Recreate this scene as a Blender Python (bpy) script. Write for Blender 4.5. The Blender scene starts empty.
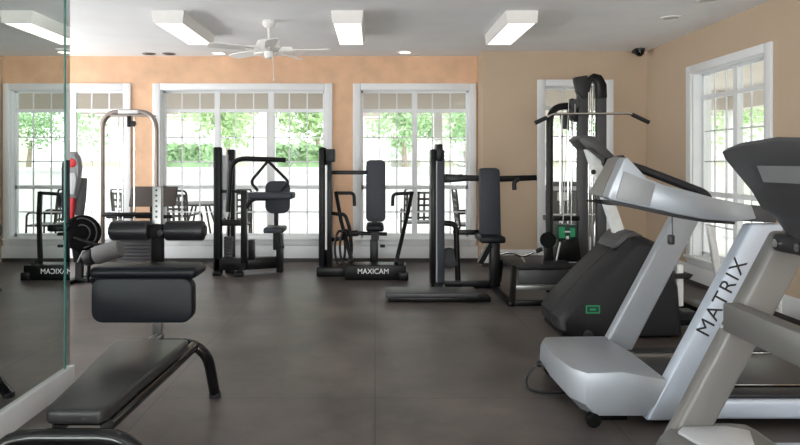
import bpy, bmesh, math, random
from mathutils import Vector, Matrix
random.seed(7)
scn = bpy.context.scene
COL = scn.collection
F, CX, CY, H = 650.0, 375.0, 162.0, 1.33      # focal length in px, vanishing point, eye height
R = math.radians

def P(px, py, Y):
    return Vector(((px - CX) / F * Y, Y, H - (py - CY) / F * Y))

# ------------------------------------------------------------------ materials
def lin(c):
    return tuple(((v / 255) / 12.92 if v / 255 <= .04045 else ((v / 255 + .055) / 1.055) ** 2.4) for v in c) + (1,)

def mat(name, col, rough=.5, metal=0., var=.06, scale=20., bump=0., bscale=None, spec=.5, coat=0., dist=.01):
    m = bpy.data.materials.new(name); m.use_nodes = True
    nt = m.node_tree; b = nt.nodes['Principled BSDF']
    b.inputs['Roughness'].default_value = rough; b.inputs['Metallic'].default_value = metal
    b.inputs['Specular IOR Level'].default_value = spec; b.inputs['Coat Weight'].default_value = coat
    tc = nt.nodes.new('ShaderNodeTexCoord')
    n = nt.nodes.new('ShaderNodeTexNoise'); n.inputs['Scale'].default_value = scale; n.inputs['Detail'].default_value = 4
    nt.links.new(tc.outputs['Object'], n.inputs['Vector'])
    r = nt.nodes.new('ShaderNodeValToRGB'); c = lin(col)
    r.color_ramp.elements[0].position = .3; r.color_ramp.elements[1].position = .7
    r.color_ramp.elements[0].color = tuple(x * (1 - var) for x in c[:3]) + (1,)
    r.color_ramp.elements[1].color = tuple(min(1, x * (1 + var)) for x in c[:3]) + (1,)
    nt.links.new(n.outputs['Fac'], r.inputs['Fac']); nt.links.new(r.outputs['Color'], b.inputs['Base Color'])
    if bump:
        n2 = nt.nodes.new('ShaderNodeTexNoise'); n2.inputs['Scale'].default_value = bscale or scale * 4
        nt.links.new(tc.outputs['Object'], n2.inputs['Vector'])
        bp = nt.nodes.new('ShaderNodeBump'); bp.inputs['Strength'].default_value = bump; bp.inputs['Distance'].default_value = dist
        nt.links.new(n2.outputs['Fac'], bp.inputs['Height']); nt.links.new(bp.outputs['Normal'], b.inputs['Normal'])
    return m

def emis(name, col, strength):
    m = bpy.data.materials.new(name); m.use_nodes = True; nt = m.node_tree
    b = nt.nodes['Principled BSDF']; b.inputs['Base Color'].default_value = lin(col)
    b.inputs['Emission Color'].default_value = lin(col); b.inputs['Emission Strength'].default_value = strength
    return m

M = {}
M['ceiling'] = mat('ceiling_paint', (238, 239, 241), .9, var=.02, scale=3, bump=.05, bscale=200)
M['orange'] = mat('orange_sponged_paint', (220, 180, 148), .85, var=.09, scale=5, bump=.08, bscale=120)
M['beige'] = mat('beige_paint', (190, 169, 146), .85, var=.02, scale=3, bump=.04, bscale=150)
M['white'] = mat('white_trim_paint', (226, 228, 230), .45, var=.015, scale=4)
M['cove'] = mat('dark_rubber_cove', (52, 48, 46), .6)
M['black'] = mat('black_powder_coat', (12, 12, 14), .36, var=.1, scale=60, spec=.22)
M['matteblack'] = mat('matte_black_paint', (9, 9, 10), .6, spec=.1)
M['blackgloss'] = mat('gloss_black_enamel', (10, 10, 12), .12, var=.1, scale=40, spec=.5)
M['vinyl'] = mat('black_vinyl', (15, 18, 23), .42, spec=.2, var=.08, scale=30, bump=.08, bscale=350, dist=.003)
M['padgrey'] = mat('slate_vinyl', (50, 54, 62), .5, spec=.3, var=.06, scale=30, bump=.08, bscale=350, dist=.003)
M['benchpad'] = mat('grey_brown_vinyl', (42, 42, 43), .36, spec=.35, var=.08, scale=12, bump=.05, bscale=300, dist=.003)
M['chrome'] = mat('chrome', (215, 215, 215), .12, 1.0, var=.02)
M['steel'] = mat('grey_steel', (150, 150, 150), .35, .7, var=.04)
M['bronze'] = mat('pewter_tube', (150, 140, 134), .28, .75, var=.04)
M['silver'] = mat('silver_paint', (152, 158, 165), .38, .3, var=.02, scale=8)
M['silverblue'] = mat('pale_silver_paint', (182, 192, 206), .36, .2, var=.02, scale=8)
M['taupe'] = mat('taupe_grey_paint', (120, 119, 117), .42, .2, var=.02, scale=8)
M['grey'] = mat('mid_grey_plastic', (128, 130, 132), .45, var=.03)
M['lightgrey'] = mat('light_grey_plastic', (190, 192, 196), .4, var=.03)
M['dark'] = mat('dark_plastic', (34, 34, 37), .5, spec=.3, var=.06, scale=30, bump=.05, bscale=300, dist=.003)
M['charcoal'] = mat('charcoal_plastic', (60, 60, 63), .45, var=.05, scale=30)
M['belt'] = mat('belt_rubber', (52, 53, 57), .4, var=.15, scale=90)
M['foam'] = mat('grey_foam', (98, 97, 98), .8, var=.06, scale=50)
M['roller'] = mat('black_roller_vinyl', (26, 25, 29), .42, spec=.35, var=.1, scale=30, bump=.05, bscale=250, dist=.003)
M['red'] = mat('red_plastic', (196, 40, 48), .4)
M['green'] = mat('green_sticker', (20, 150, 96), .5)
M['darkgreen'] = mat('dark_green_panel', (16, 48, 40), .5)
M['paleink'] = mat('white_ink', (225, 228, 228), .6)
M['ink'] = mat('black_ink', (16, 16, 18), .5)
M['fixture'] = mat('white_enamel', (235, 233, 230), .45, var=.015)
M['lamp'] = emis('lit_diffuser', (255, 252, 246), 1.8)
M['can'] = emis('lit_downlight', (255, 244, 226), 4.0)
M['glassedge'] = mat('green_glass_edge', (70, 128, 120), .15, var=.1)
M['concrete'] = mat('pale_concrete', (228, 226, 222), .85, var=.05, scale=2, bump=.1)
M['soffit'] = mat('porch_soffit', (208, 201, 194), .8, var=.03)
M['leaf'] = mat('light_green_leaves', (176, 204, 152), .6, var=.3, scale=3)
M['leaf2'] = mat('mid_green_leaves', (158, 192, 144), .6, var=.3, scale=3)
M['bark'] = mat('grey_bark', (165, 150, 138), .9, var=.2, scale=10)
M['house'] = mat('cream_siding', (236, 231, 224), .8, var=.03)
M['roofm'] = mat('brown_shingle', (150, 138, 128), .9, var=.15, scale=8)
M['patiometal'] = mat('dark_bronze_metal', (52, 48, 46), .5, var=.1)
M['patiobrown'] = mat('brown_sling', (70, 62, 58), .7, var=.1, scale=40)
M['cover'] = mat('grey_cover_cloth', (96, 96, 98), .8, var=.1, scale=6, bump=.2, bscale=8)
M['lawn'] = mat('lawn', (205, 214, 188), .9, var=.2, scale=4)

def floor_mat():
    m = bpy.data.materials.new('black_rubber_tile'); m.use_nodes = True; nt = m.node_tree; L = nt.links.new
    b = nt.nodes['Principled BSDF']; tc = nt.nodes.new('ShaderNodeTexCoord')
    n1 = nt.nodes.new('ShaderNodeTexNoise'); n1.inputs['Scale'].default_value = 1.6; n1.inputs['Detail'].default_value = 9; n1.inputs['Roughness'].default_value = .65
    n2 = nt.nodes.new('ShaderNodeTexNoise'); n2.inputs['Scale'].default_value = 130; n2.inputs['Detail'].default_value = 2
    br = nt.nodes.new('ShaderNodeTexBrick'); br.offset = 0; br.inputs['Scale'].default_value = 1
    br.inputs['Brick Width'].default_value = 1.22; br.inputs['Row Height'].default_value = 1.83
    br.inputs['Mortar Size'].default_value = .003; br.inputs['Mortar Smooth'].default_value = .1
    br.inputs['Color1'].default_value = (1, 1, 1, 1); br.inputs['Color2'].default_value = (.93, .93, .93, 1); br.inputs['Mortar'].default_value = (.35, .35, .35, 1)
    for n in (n1, n2, br): L(tc.outputs['Object'], n.inputs['Vector'])
    r1 = nt.nodes.new('ShaderNodeValToRGB'); r1.color_ramp.elements[0].color = lin((60, 55, 53)); r1.color_ramp.elements[1].color = lin((98, 90, 86))
    r1.color_ramp.elements[0].position = .35; r1.color_ramp.elements[1].position = .65
    L(n1.outputs['Fac'], r1.inputs['Fac'])
    r2 = nt.nodes.new('ShaderNodeValToRGB'); r2.color_ramp.elements[0].position = .66; r2.color_ramp.elements[1].position = .72
    r2.color_ramp.elements[0].color = (0, 0, 0, 1); r2.color_ramp.elements[1].color = (.5, .5, .5, 1)
    L(n2.outputs['Fac'], r2.inputs['Fac'])
    mx = nt.nodes.new('ShaderNodeMixRGB'); mx.inputs['Color2'].default_value = lin((128, 120, 116)); L(r2.outputs['Color'], mx.inputs['Fac']); L(r1.outputs['Color'], mx.inputs['Color1'])
    mu = nt.nodes.new('ShaderNodeMixRGB'); mu.blend_type = 'MULTIPLY'; mu.inputs['Fac'].default_value = 1
    L(mx.outputs['Color'], mu.inputs['Color1']); L(br.outputs['Color'], mu.inputs['Color2']); L(mu.outputs['Color'], b.inputs['Base Color'])
    rr = nt.nodes.new('ShaderNodeMapRange'); rr.inputs['To Min'].default_value = .36; rr.inputs['To Max'].default_value = .52
    L(n1.outputs['Fac'], rr.inputs['Value']); L(rr.outputs['Result'], b.inputs['Roughness'])
    bp = nt.nodes.new('ShaderNodeBump'); bp.inputs['Strength'].default_value = .12; bp.inputs['Distance'].default_value = .004
    L(n2.outputs['Fac'], bp.inputs['Height']); L(bp.outputs['Normal'], b.inputs['Normal'])
    b.inputs['Specular IOR Level'].default_value = .5
    return m
M['floor'] = floor_mat()

def glass_mat():
    m = bpy.data.materials.new('window_glass'); m.use_nodes = True; nt = m.node_tree; nt.nodes.clear()
    o = nt.nodes.new('ShaderNodeOutputMaterial'); t = nt.nodes.new('ShaderNodeBsdfTransparent'); g = nt.nodes.new('ShaderNodeBsdfGlossy')
    g.inputs['Roughness'].default_value = .02; t.inputs['Color'].default_value = (.96, .98, .97, 1)
    lw = nt.nodes.new('ShaderNodeLayerWeight'); p4 = nt.nodes.new('ShaderNodeMath'); p4.operation = 'POWER'; p4.inputs[1].default_value = 4; nt.links.new(lw.outputs['Facing'], p4.inputs[0])
    f = nt.nodes.new('ShaderNodeMath'); f.operation = 'MULTIPLY_ADD'; f.inputs[1].default_value = .4; f.inputs[2].default_value = .02; nt.links.new(p4.outputs[0], f.inputs[0]); mx = nt.nodes.new('ShaderNodeMixShader')
    nt.links.new(f.outputs[0], mx.inputs[0]); nt.links.new(t.outputs[0], mx.inputs[1]); nt.links.new(g.outputs[0], mx.inputs[2]); nt.links.new(mx.outputs[0], o.inputs[0])
    return m
M['glass'] = glass_mat()
def mirror_mat():
    m = bpy.data.materials.new('mirror_silvering'); m.use_nodes = True; nt = m.node_tree; nt.nodes.clear()
    o = nt.nodes.new('ShaderNodeOutputMaterial'); g = nt.nodes.new('ShaderNodeBsdfGlossy')
    g.inputs['Roughness'].default_value = 0; g.inputs['Color'].default_value = (.74, .79, .765, 1)
    nt.links.new(g.outputs[0], o.inputs[0]); return m
M['mirror'] = mirror_mat()

# ------------------------------------------------------------------ object helpers
def wloc(o):
    v = Vector((0, 0, 0))
    while o: v = v + o.location; o = o.parent
    return v

class MB:
    """collects shapes in world coordinates, links them as one mesh object"""
    def __init__(s): s.bm = bmesh.new()
    def _merge(s, b, mx=None):
        if mx is not None: b.transform(mx)
        me = bpy.data.meshes.new('t'); b.to_mesh(me); b.free(); s.bm.from_mesh(me); bpy.data.meshes.remove(me); return s
    def box(s, a, b, r=0., seg=2, mx=None):
        a = Vector(a); b = Vector(b); t = bmesh.new(); bmesh.ops.create_cube(t, size=1)
        d = Vector([abs(b[i] - a[i]) for i in range(3)]); c = (a + b) / 2
        for v in t.verts: v.co = Vector((v.co.x * d.x, v.co.y * d.y, v.co.z * d.z)) + c
        if r: bmesh.ops.bevel(t, geom=t.edges[:] , offset=min(r, min(d) * .49), segments=seg, profile=.5, affect='EDGES')
        return s._merge(t, mx)
    def px(s, x0, y0, x1, y1, Y, dep, r=0., seg=2):
        a = P(x0, y0, Y); b = P(x1, y1, Y); return s.box((a.x, Y, b.z), (b.x, Y + dep, a.z), r, seg)
    def bar(s, p, q, w, d, r=0.):
        p = Vector(p); q = Vector(q); z = (q - p); L = z.length; z.normalize()
        y = Vector((0, 1, 0)) if abs(z.y) < .9 else Vector((1, 0, 0))
        x = y.cross(z).normalized(); y = z.cross(x)
        m = Matrix((x, y, z)).transposed().to_4x4(); m.translation = (p + q) / 2
        return s.box((-w / 2, -d / 2, -L / 2), (w / 2, d / 2, L / 2), r, 2, m)
    def tube(s, pts, r, n=10, rf=None, cap=True):
        pts = [Vector(p) for p in pts]
        if rf: pts = fillet(pts, rf)
        t = bmesh.new(); rings = []; prev = None
        for i, p in enumerate(pts):
            if i == 0: d = pts[1] - p
            elif i == len(pts) - 1: d = p - pts[i - 1]
            else: d = (pts[i + 1] - p).normalized() + (p - pts[i - 1]).normalized()
            d.normalize()
            if prev is None:
                u = d.orthogonal().normalized()
            else:
                u = (prev - d * prev.dot(d)).normalized()
            prev = u; w = d.cross(u)
            rad = r[i] if isinstance(r, (list, tuple)) else r
            rings.append([t.verts.new(p + (u * math.cos(2 * math.pi * k / n) + w * math.sin(2 * math.pi * k / n)) * rad) for k in range(n)])
        for a, b in zip(rings, rings[1:]):
            for k in range(n): t.faces.new((a[k], a[(k + 1) % n], b[(k + 1) % n], b[k]))
        if cap: t.faces.new(rings[0][::-1]); t.faces.new(rings[-1])
        return s._merge(t)
    def cyl(s, p, q, r, n=20, bev=0.):
        p = Vector(p); q = Vector(q)
        if bev:
            d = (q - p).normalized()
            return s.tube([p, p + d * bev * .3, p + d * bev, q - d * bev, q - d * bev * .3, q], [r - bev, r - bev * .3, r, r, r - bev * .3, r - bev], n)
        return s.tube([p, q], r, n)
    def ell(s, c, rad, seg=20, mx=None):
        t = bmesh.new(); bmesh.ops.create_uvsphere(t, u_segments=seg, v_segments=seg // 2, radius=1)
        for v in t.verts: v.co = Vector((v.co.x * rad[0], v.co.y * rad[1], v.co.z * rad[2]))
        m = Matrix.Translation(Vector(c)) @ (mx or Matrix()); return s._merge(t, m)
    def prism(s, pts, d, r=0., seg=2):
        """polygon (3D points) extruded along vector d"""
        t = bmesh.new(); d = Vector(d); pts = [Vector(p) for p in pts]
        a = [t.verts.new(p) for p in pts]; b = [t.verts.new(p + d) for p in pts]; n = len(pts)
        t.faces.new(a); t.faces.new(b[::-1])
        for k in range(n): t.faces.new((a[k], b[k], b[(k + 1) % n], a[(k + 1) % n]))
        bmesh.ops.recalc_face_normals(t, faces=t.faces)
        if r: bmesh.ops.bevel(t, geom=t.edges[:], offset=r, segments=seg, profile=.5, affect='EDGES', clamp_overlap=True)
        return s._merge(t)
    def pad(s, x0, y0, x1, y1, Y, dep, rad, bev, seg=3):
        a = P(x0, y0, Y); b = P(x1, y1, Y); return s.xpad(a.x, b.x, b.z, a.z, Y, dep, rad, bev, seg)
    def xpad(s, x0, x1, z0, z1, Y, dep, rad, bev, seg=3):
        pts = []
        for cx, cz, a0 in ((x1 - rad, z1 - rad, 0), (x0 + rad, z1 - rad, 90), (x0 + rad, z0 + rad, 180), (x1 - rad, z0 + rad, 270)):
            for k in range(6): t = R(a0 + 18 * k); pts.append((cx + rad * math.cos(t), Y, cz + rad * math.sin(t)))
        return s.prism(pts, (0, dep, 0), bev, seg)
    def pxprism(s, pl, Y, dep, r=0., seg=2): return s.prism([P(x, y, Y) for x, y in pl], (0, dep, 0), r, seg)
    def loft(s, layers):
        t = bmesh.new(); rs = [[t.verts.new(Vector(p)) for p in l] for l in layers]; n = len(layers[0])
        for a, b in zip(rs, rs[1:]):
            for k in range(n): t.faces.new((a[k], a[(k + 1) % n], b[(k + 1) % n], b[k]))
        t.faces.new(rs[0][::-1]); t.faces.new(rs[-1]); return s._merge(t)
    def build(s, name, m, parent=None, smooth=38, loc=None):
        bm = s.bm; bmesh.ops.recalc_face_normals(bm, faces=bm.faces)
        me = bpy.data.meshes.new(name)
        o = bpy.data.objects.new(name, me); COL.objects.link(o)
        off = Vector((0, 0, 0))
        if parent: o.parent = parent; off = wloc(parent)
        elif loc is not None: o.location = loc; off = Vector(loc)
        for v in bm.verts: v.co -= off
        bm.to_mesh(me); bm.free(); me.materials.append(M[m] if isinstance(m, str) else m)
        for p in me.polygons: p.use_smooth = True
        me.set_sharp_from_angle(angle=R(smooth))
        return o

def fillet(pts, r, n=6):
    out = [pts[0]]
    for a, b, c in zip(pts, pts[1:], pts[2:]):
        u = (a - b); w = (c - b); rr = min(r, u.length * .49, w.length * .49)
        p = b + u.normalized() * rr; q = b + w.normalized() * rr
        for k in range(n + 1):
            t = k / n; out.append(p * (1 - t) ** 2 + b * 2 * t * (1 - t) + q * t * t)
    out.append(pts[-1]); return out

def tag(o, label=None, cat=None, group=None, kind=None):
    if label: o['label'] = label
    if cat: o['category'] = cat
    if group: o['group'] = group
    if kind: o['kind'] = kind
    return o
def thing(name, label, cat, loc, group=None):
    o = bpy.data.objects.new(name, None); COL.objects.link(o); o.location = loc; o.empty_display_size = .1
    return tag(o, label, cat, group)
def struct(mb, name, m, **k): return tag(mb.build(name, m, **k), kind='structure')
def copy_tree(o, parent=None):
    c = o.copy(); COL.objects.link(c)
    if parent: c.parent = parent
    for ch in list(o.children): copy_tree(ch, c)
    return c
def lettering(txt, size, mx, m, parent, ext=.001, name='lettering', shear=0., sx=1., bold=0., sp=1.):
    cu = bpy.data.curves.new('txt', 'FONT'); cu.body = txt; cu.size = size; cu.extrude = ext; cu.shear = shear; cu.offset = bold; cu.space_character = sp
    cu.align_x = 'CENTER'; cu.align_y = 'CENTER'
    o = bpy.data.objects.new('txt', cu); COL.objects.link(o)
    bpy.context.view_layer.update()
    me = bpy.data.meshes.new_from_object(o.evaluated_get(bpy.context.evaluated_depsgraph_get()))
    bpy.data.objects.remove(o); bpy.data.curves.remove(cu)
    me.transform(Matrix.Translation(-wloc(parent)) @ mx @ Matrix.Diagonal((sx, 1, 1, 1))); me.name = name; me.materials.clear(); me.materials.append(M[m])
    n = bpy.data.objects.new(name, me); COL.objects.link(n); n.parent = parent; return n
def face_cam(p, d=(1, 0, 0)):
    """matrix for lettering on a face looking along -Y, baseline along d"""
    d = Vector(d).normalized(); n = Vector((0, -1, 0)); u = n.cross(d)
    m = Matrix((d, u, n)).transposed().to_4x4(); m.translation = Vector(p); return m

# ------------------------------------------------------------------ room shell
CEIL = 2.74; YB = 8.66; YB2 = 8.26; XJ = 1.368; XR = 3.45; XM = -1.80; XL = -5.95; YR = -2.6; WT = .2; YM = 3.84
WIN_TOP, WIN_BOT = 2.295, .305
def z_back(py): return H - (py - CY) / F * YB
struct(MB().box((XL - .2, YR - .2, -.1), (XR + .2, YB + .2, 0)), 'floor', 'floor')
struct(MB().box((XL - .2, YR - .2, CEIL), (XR + .2, YB + .2, CEIL + .1)), 'ceiling', 'ceiling')

def wall_with_holes(name, m, u0, u1, holes, mp):
    w = MB(); cur = u0
    def b(a0, a1, z0, z1):
        p = mp(a0, 0, z0); q = mp(a1, WT, z1); w.box(p, q)
    for h0, h1 in holes:
        b(cur, h0, 0, CEIL); b(h0, h1, 0, WIN_BOT); b(h0, h1, WIN_TOP, CEIL); cur = h1
    b(cur, u1, 0, CEIL); return struct(w, name, m)
back = lambda u, v, z: Vector((u, YB + v, z))
back2 = lambda u, v, z: Vector((u, YB2 + v, z))
right = lambda u, v, z: Vector((XR + v, u, z))
hA = (-5.49, -3.345); hB = (-2.86, -.665); hC = (-.195, 1.265); hD = (2.155, 2.925); hE = (5.72, 7.06)
wall_with_holes('wall_back', 'orange', XL - .2, XJ, (hA, hB, hC), back)
wall_with_holes('wall_back_right', 'beige', XJ + .001, XR + .2, (hD,), back2)
struct(MB().box((XJ, YB2 + WT + .001, 0), (XJ + .1, YB + .2, CEIL)), 'wall_back_return', 'beige')
wall_with_holes('wall_right', 'beige', YR - .2, YB2 - .001, (hE,), right)
left = lambda u, v, z: Vector((XL - v, u, z))
rear = lambda u, v, z: Vector((u, YR - v, z))
hF = (4.3, 6.0); hG = (6.5, 8.2); hH = (-1.3, .6); hI = (1.2, 3.0)  # left and rear openings, unseen, added to hold the fill lights
wall_with_holes('wall_left', 'orange', YM - .15, YB - .001, (hF, hG), left)
wall_with_holes('wall_rear', 'beige', XM - .12, XR - .001, (hH, hI), rear)
struct(MB().box((XM - .12, YR, 0), (XM - .012, YM, CEIL)).box((XL, YM - .12, 0), (XM - .12, YM, CEIL)), 'wall_partition', 'white')

# baseboards
struct(MB().box((XL, YB - .018, .05), (XJ, YB - .001, .218), .004), 'baseboard_back', 'white')
struct(MB().box((XJ - .019, YB2 - .018, .05), (XR - .02, YB2 - .001, .218), .004), 'baseboard_back_right', 'white')
struct(MB().box((XR - .018, YR + .01, .05), (XR - .001, YB2 - .019, .218), .004), 'baseboard_right', 'white')
struct(MB().box((XL, YB - .012, 0), (XJ, YB - .001, .05)), 'trim_1', 'cove')
struct(MB().box((XJ - .012, YB2 - .012, 0), (XR - .01, YB2 - .001, .05)), 'trim_2', 'cove')
struct(MB().box((XR - .012, YR + .01, 0), (XR - .001, YB2 - .013, .05)), 'trim_3', 'cove')
struct(MB().box((XM - .014, YR + .005, 0), (XM + .022, YM + .012, .128), .004), 'baseboard_left', 'white')

# windows ---------------------------------------------------------------
def window(n, hole, mp, units, casing_r=True):
    u0, u1 = hole
    root = bpy.data.objects.new('window_%d' % n, None); COL.objects.link(root); root.location = mp((u0 + u1) / 2, 0, WIN_BOT); tag(root, kind='structure')
    def bx(mb, a, b, r=0.): mb.box(mp(*a), mp(*b), r); return mb
    c = MB(); w = .098; e = w if casing_r else .08
    bx(c, (u0 - w, -.03, WIN_BOT - .06), (u0 + .005, -.001, WIN_TOP + .08), .006); bx(c, (u1 - .005, -.03, WIN_BOT - .06), (u1 + e, -.001, WIN_TOP + .08), .006)
    bx(c, (u0 + .005, -.03, WIN_TOP - .005), (u1 - .005, -.001, WIN_TOP + .08), .006)
    c.build('window_frame', 'white', root)
    s = MB(); bx(s, (u0 - w, -.06, WIN_BOT - .015), (u1 + e, -.001, WIN_BOT + .012), .006); bx(s, (u0 - w + .01, -.022, WIN_BOT - .085), (u1 + e - .01, -.001, WIN_BOT - .016), .004)
    s.build('window_sill', 'white', root)
    j = MB()
    for a, b in (((u0 + .001, .001, WIN_BOT + .013), (u0 + .01, WT, WIN_TOP - .001)), ((u1 - .01, .001, WIN_BOT + .013), (u1 - .001, WT, WIN_TOP - .001)), ((u0 + .01, .001, WIN_TOP - .012), (u1 - .01, WT, WIN_TOP - .001)), ((u0 + .001, .001, WIN_BOT + .001), (u1 - .001, WT, WIN_BOT + .02))): bx(j, a, b)
    j.build('jamb', 'white', root)
    sa = MB(); mu = MB(); zt0, zt1 = 2.0, 2.045
    a0, a1 = u0 + .01, u1 - .01; z0, z1 = WIN_BOT + .02, WIN_TOP - .012
    bx(sa, (a0, .1, z0), (a0 + .028, .15, z1)); bx(sa, (a1 - .028, .1, z0), (a1, .15, z1)); bx(sa, (a0, .1, z0), (a1, .15, z0 + .04)); bx(sa, (a0, .1, z1 - .022), (a1, .15, z1))
    bx(sa, (a0, .095, zt0), (a1, .15, zt1)); bx(sa, (a0, .1, .965), (a1, .15, 1.015))
    uw = (a1 - a0) / units
    for k in range(units):
        if k: bx(sa, (a0 + k * uw - .035, .09, z0), (a0 + k * uw + .035, .15, z1))
        for q in (1, 2): bx(mu, (a0 + (k + q / 3) * uw - .008, .119, z0), (a0 + (k + q / 3) * uw + .008, .131, z1))
    for zz in (.655, 1.335, 1.66): bx(mu, (a0, .119, zz - .008), (a1, .131, zz + .008))
    sa.build('sash', 'white', root); mu.build('muntin', 'white', root)
    g = MB(); bx(g, (a0, .123, z0), (a1, .127, z1)); g.build('window_glass', 'glass', root)
window(1, hA, back, 3); window(2, hB, back, 3); window(3, hC, back, 2, False); window(4, hD, back2, 1); window(5, hE, right, 2); window(6, hF, left, 2); window(7, hG, left, 2); window(8, hH, rear, 2); window(9, hI, rear, 2)  # left and rear windows are added out of view for the light

# mirror ----------------------------------------------------------------
t = thing('wall_mirror', 'tall frameless wall mirror above the white base board on the left', 'mirror', (XM, 1.0, .128))
MB().box((XM - .011, YR + .01, .129), (XM, 3.765, CEIL - .01)).build('mirror_panel', 'mirror', t)
MB().box((XM - .011, 3.782, .129), (XM, YM - .004, CEIL - .01)).build('mirror_panel', 'mirror', t)
MB().box((XM - .011, 3.765, .129), (XM + .003, 3.782, CEIL - .01)).build('glass_edge', 'glassedge', t)

# ------------------------------------------------------------------ ceiling things
def ceiling_light(x, y0, label, lm='lamp'):
    t = thing('ceiling_light', label, 'ceiling light', (x, y0 + .6, CEIL), 'fluorescent ceiling lights')
    w = .15; L = 1.16; z0 = CEIL - .115
    b = MB()
    b.loft([[(x - w, y0, CEIL), (x + w, y0, CEIL), (x + w, y0 + .025, CEIL), (x - w, y0 + .025, CEIL)], [(x - w * .93, y0, z0), (x + w * .93, y0, z0), (x + w * .93, y0 + .025, z0), (x - w * .93, y0 + .025, z0)]])
    b.loft([[(x - w, y0 + L - .025, CEIL), (x + w, y0 + L - .025, CEIL), (x + w, y0 + L, CEIL), (x - w, y0 + L, CEIL)], [(x - w * .93, y0 + L - .025, z0), (x + w * .93, y0 + L - .025, z0), (x + w * .93, y0 + L, z0), (x - w * .93, y0 + L, z0)]])
    for sgn in (-1, 1):
        b.loft([[(x + sgn * w, y0 + .02, CEIL), (x + sgn * (w - .02), y0 + .02, CEIL), (x + sgn * (w - .02), y0 + L - .02, CEIL), (x + sgn * w, y0 + L - .02, CEIL)],
                [(x + sgn * w * .93, y0 + .02, z0), (x + sgn * (w * .93 - .012), y0 + .02, z0), (x + sgn * (w * .93 - .012), y0 + L - .02, z0), (x + sgn * w * .93, y0 + L - .02, z0)]])
    b.build('housing', 'fixture', t)
    d = MB().box((x - w * .85, y0 + .026, z0 + .004), (x + w * .85, y0 + L - .026, z0 + .012)); d.build('diffuser', lm, t)
    return t
ceiling_light(-1.93, 6.05, 'lit fluorescent ceiling light left of the ceiling fan')
ceiling_light(-.26, 6.05, 'lit fluorescent ceiling light just right of the ceiling fan')
ceiling_light(1.37, 6.05, 'lit fluorescent ceiling light in front of the orange and beige wall corner')
for k, (x, y) in enumerate(((-.9, 2.6), (1.9, 2.6), (-.9, -.9), (1.9, -.9))):  # fixtures out of view, added for the light they give
    ceiling_light(x, y, ['fluorescent ceiling light overhead beside the mirror', 'fluorescent ceiling light above the treadmills', 'fluorescent ceiling light at the rear of the room by the mirror', 'fluorescent ceiling light at the rear of the room by the right wall'][k])

def can(name, px, py, m, label, cat='downlight', group='round recessed downlights'):
    Y = F * (CEIL - .004 - H) / (CY - py); x = (px - CX) / F * Y
    t = thing(name, label, cat, (x, Y, CEIL), group)
    a = MB(); n = 24
    ring = lambda r, z: [(x + r * math.cos(2 * math.pi * k / n), Y + r * math.sin(2 * math.pi * k / n), z) for k in range(n)]
    a.loft([ring(.1, CEIL), ring(.1, CEIL - .006), ring(.075, CEIL - .009), ring(.074, CEIL - .003)])
    a.build('trim_ring', 'fixture', t); MB().cyl((x, Y, CEIL - .001), (x, Y, CEIL - .006), .073, 24).build('lens', m, t)
can('downlight', 219, 53.3, 'can', 'lit round downlight left of the ceiling fan')
can('downlight', 405, 52.3, 'can', 'lit round downlight above the shoulder press near the orange wall')
can('downlight', 671, 18, 'lightgrey', 'unlit round downlight above the right wall window')
can('downlight', 708, .5, 'lightgrey', 'unlit round downlight at the top edge of the photo')
for px, lab in ((149, 'grey oval ceiling vent left of its darker twin'), (169, 'dark oval ceiling vent beside the left ceiling light')):
    Y = F * (CEIL - H) / (CY - 53.5); x = (px - CX) / F * Y
    t = thing('ceiling_vent', lab, 'vent', (x, Y, CEIL), 'ceiling vents'); MB().cyl((x, Y, CEIL), (x, Y, CEIL - .01), .085, 20).build('vent_ring', 'grey', t)
    a = MB(); a.cyl((x, Y, CEIL - .01), (x, Y, CEIL - .014), .055, 20); a.build('vent_grille', 'dark' if px > 160 else 'charcoal', t)

def ceiling_fan():
    Y = 6.5; x = (269 - CX) / F * Y
    t = thing('ceiling_fan', 'white five-blade ceiling fan between two fluorescent lights', 'ceiling fan', (x, Y, CEIL))
    ring = lambda r, z: [(x + r * math.cos(2 * math.pi * k / 24), Y + r * math.sin(2 * math.pi * k / 24), z) for k in range(24)]
    MB().loft([ring(.06, CEIL), ring(.07, CEIL - .03), ring(.05, CEIL - .06), ring(.02, CEIL - .075)]).build('canopy', 'fixture', t)
    MB().cyl((x, Y, CEIL - .07), (x, Y, 2.52), .013, 12).build('downrod', 'fixture', t)
    MB().loft([ring(.04, 2.56), ring(.11, 2.54), ring(.125, 2.51), ring(.125, 2.465), ring(.1, 2.44), ring(.05, 2.43)]).build('motor_housing', 'fixture', t)
    MB().loft([ring(.045, 2.43), ring(.05, 2.40), ring(.04, 2.37), ring(.015, 2.36)]).build('switch_housing', 'fixture', t)
    for k in range(5):
        a = R(-6 + 72 * k); mx = Matrix.Translation((x, Y, 2.445)) @ Matrix.Rotation(a, 4, 'Z') @ Matrix.Rotation(R(12), 4, 'X')
        b = MB(); pts = [(.16, -.045), (.3, -.058), (.55, -.064), (.61, -.05), (.62, 0), (.61, .05), (.55, .064), (.3, .058), (.16, .045)]
        bb = MB(); bb.prism([mx @ Vector((u, v, 0)) for u, v in pts], mx.to_3x3() @ Vector((0, 0, .008))); bl = bb.build('blade', 'fixture', t)
        MB().bar(mx @ Vector((.09, 0, .012)), mx @ Vector((.24, 0, .012)), .045, .008).build('blade_iron', 'fixture', bl)
    MB().tube([(x + .04, Y - .02, 2.38), (x + .05, Y - .02, 2.16)], .003, 6).ell((x + .05, Y - .02, 2.15), (.008, .008, .02), 8).build('pull_chain', 'fixture', t)
ceiling_fan()

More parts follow.
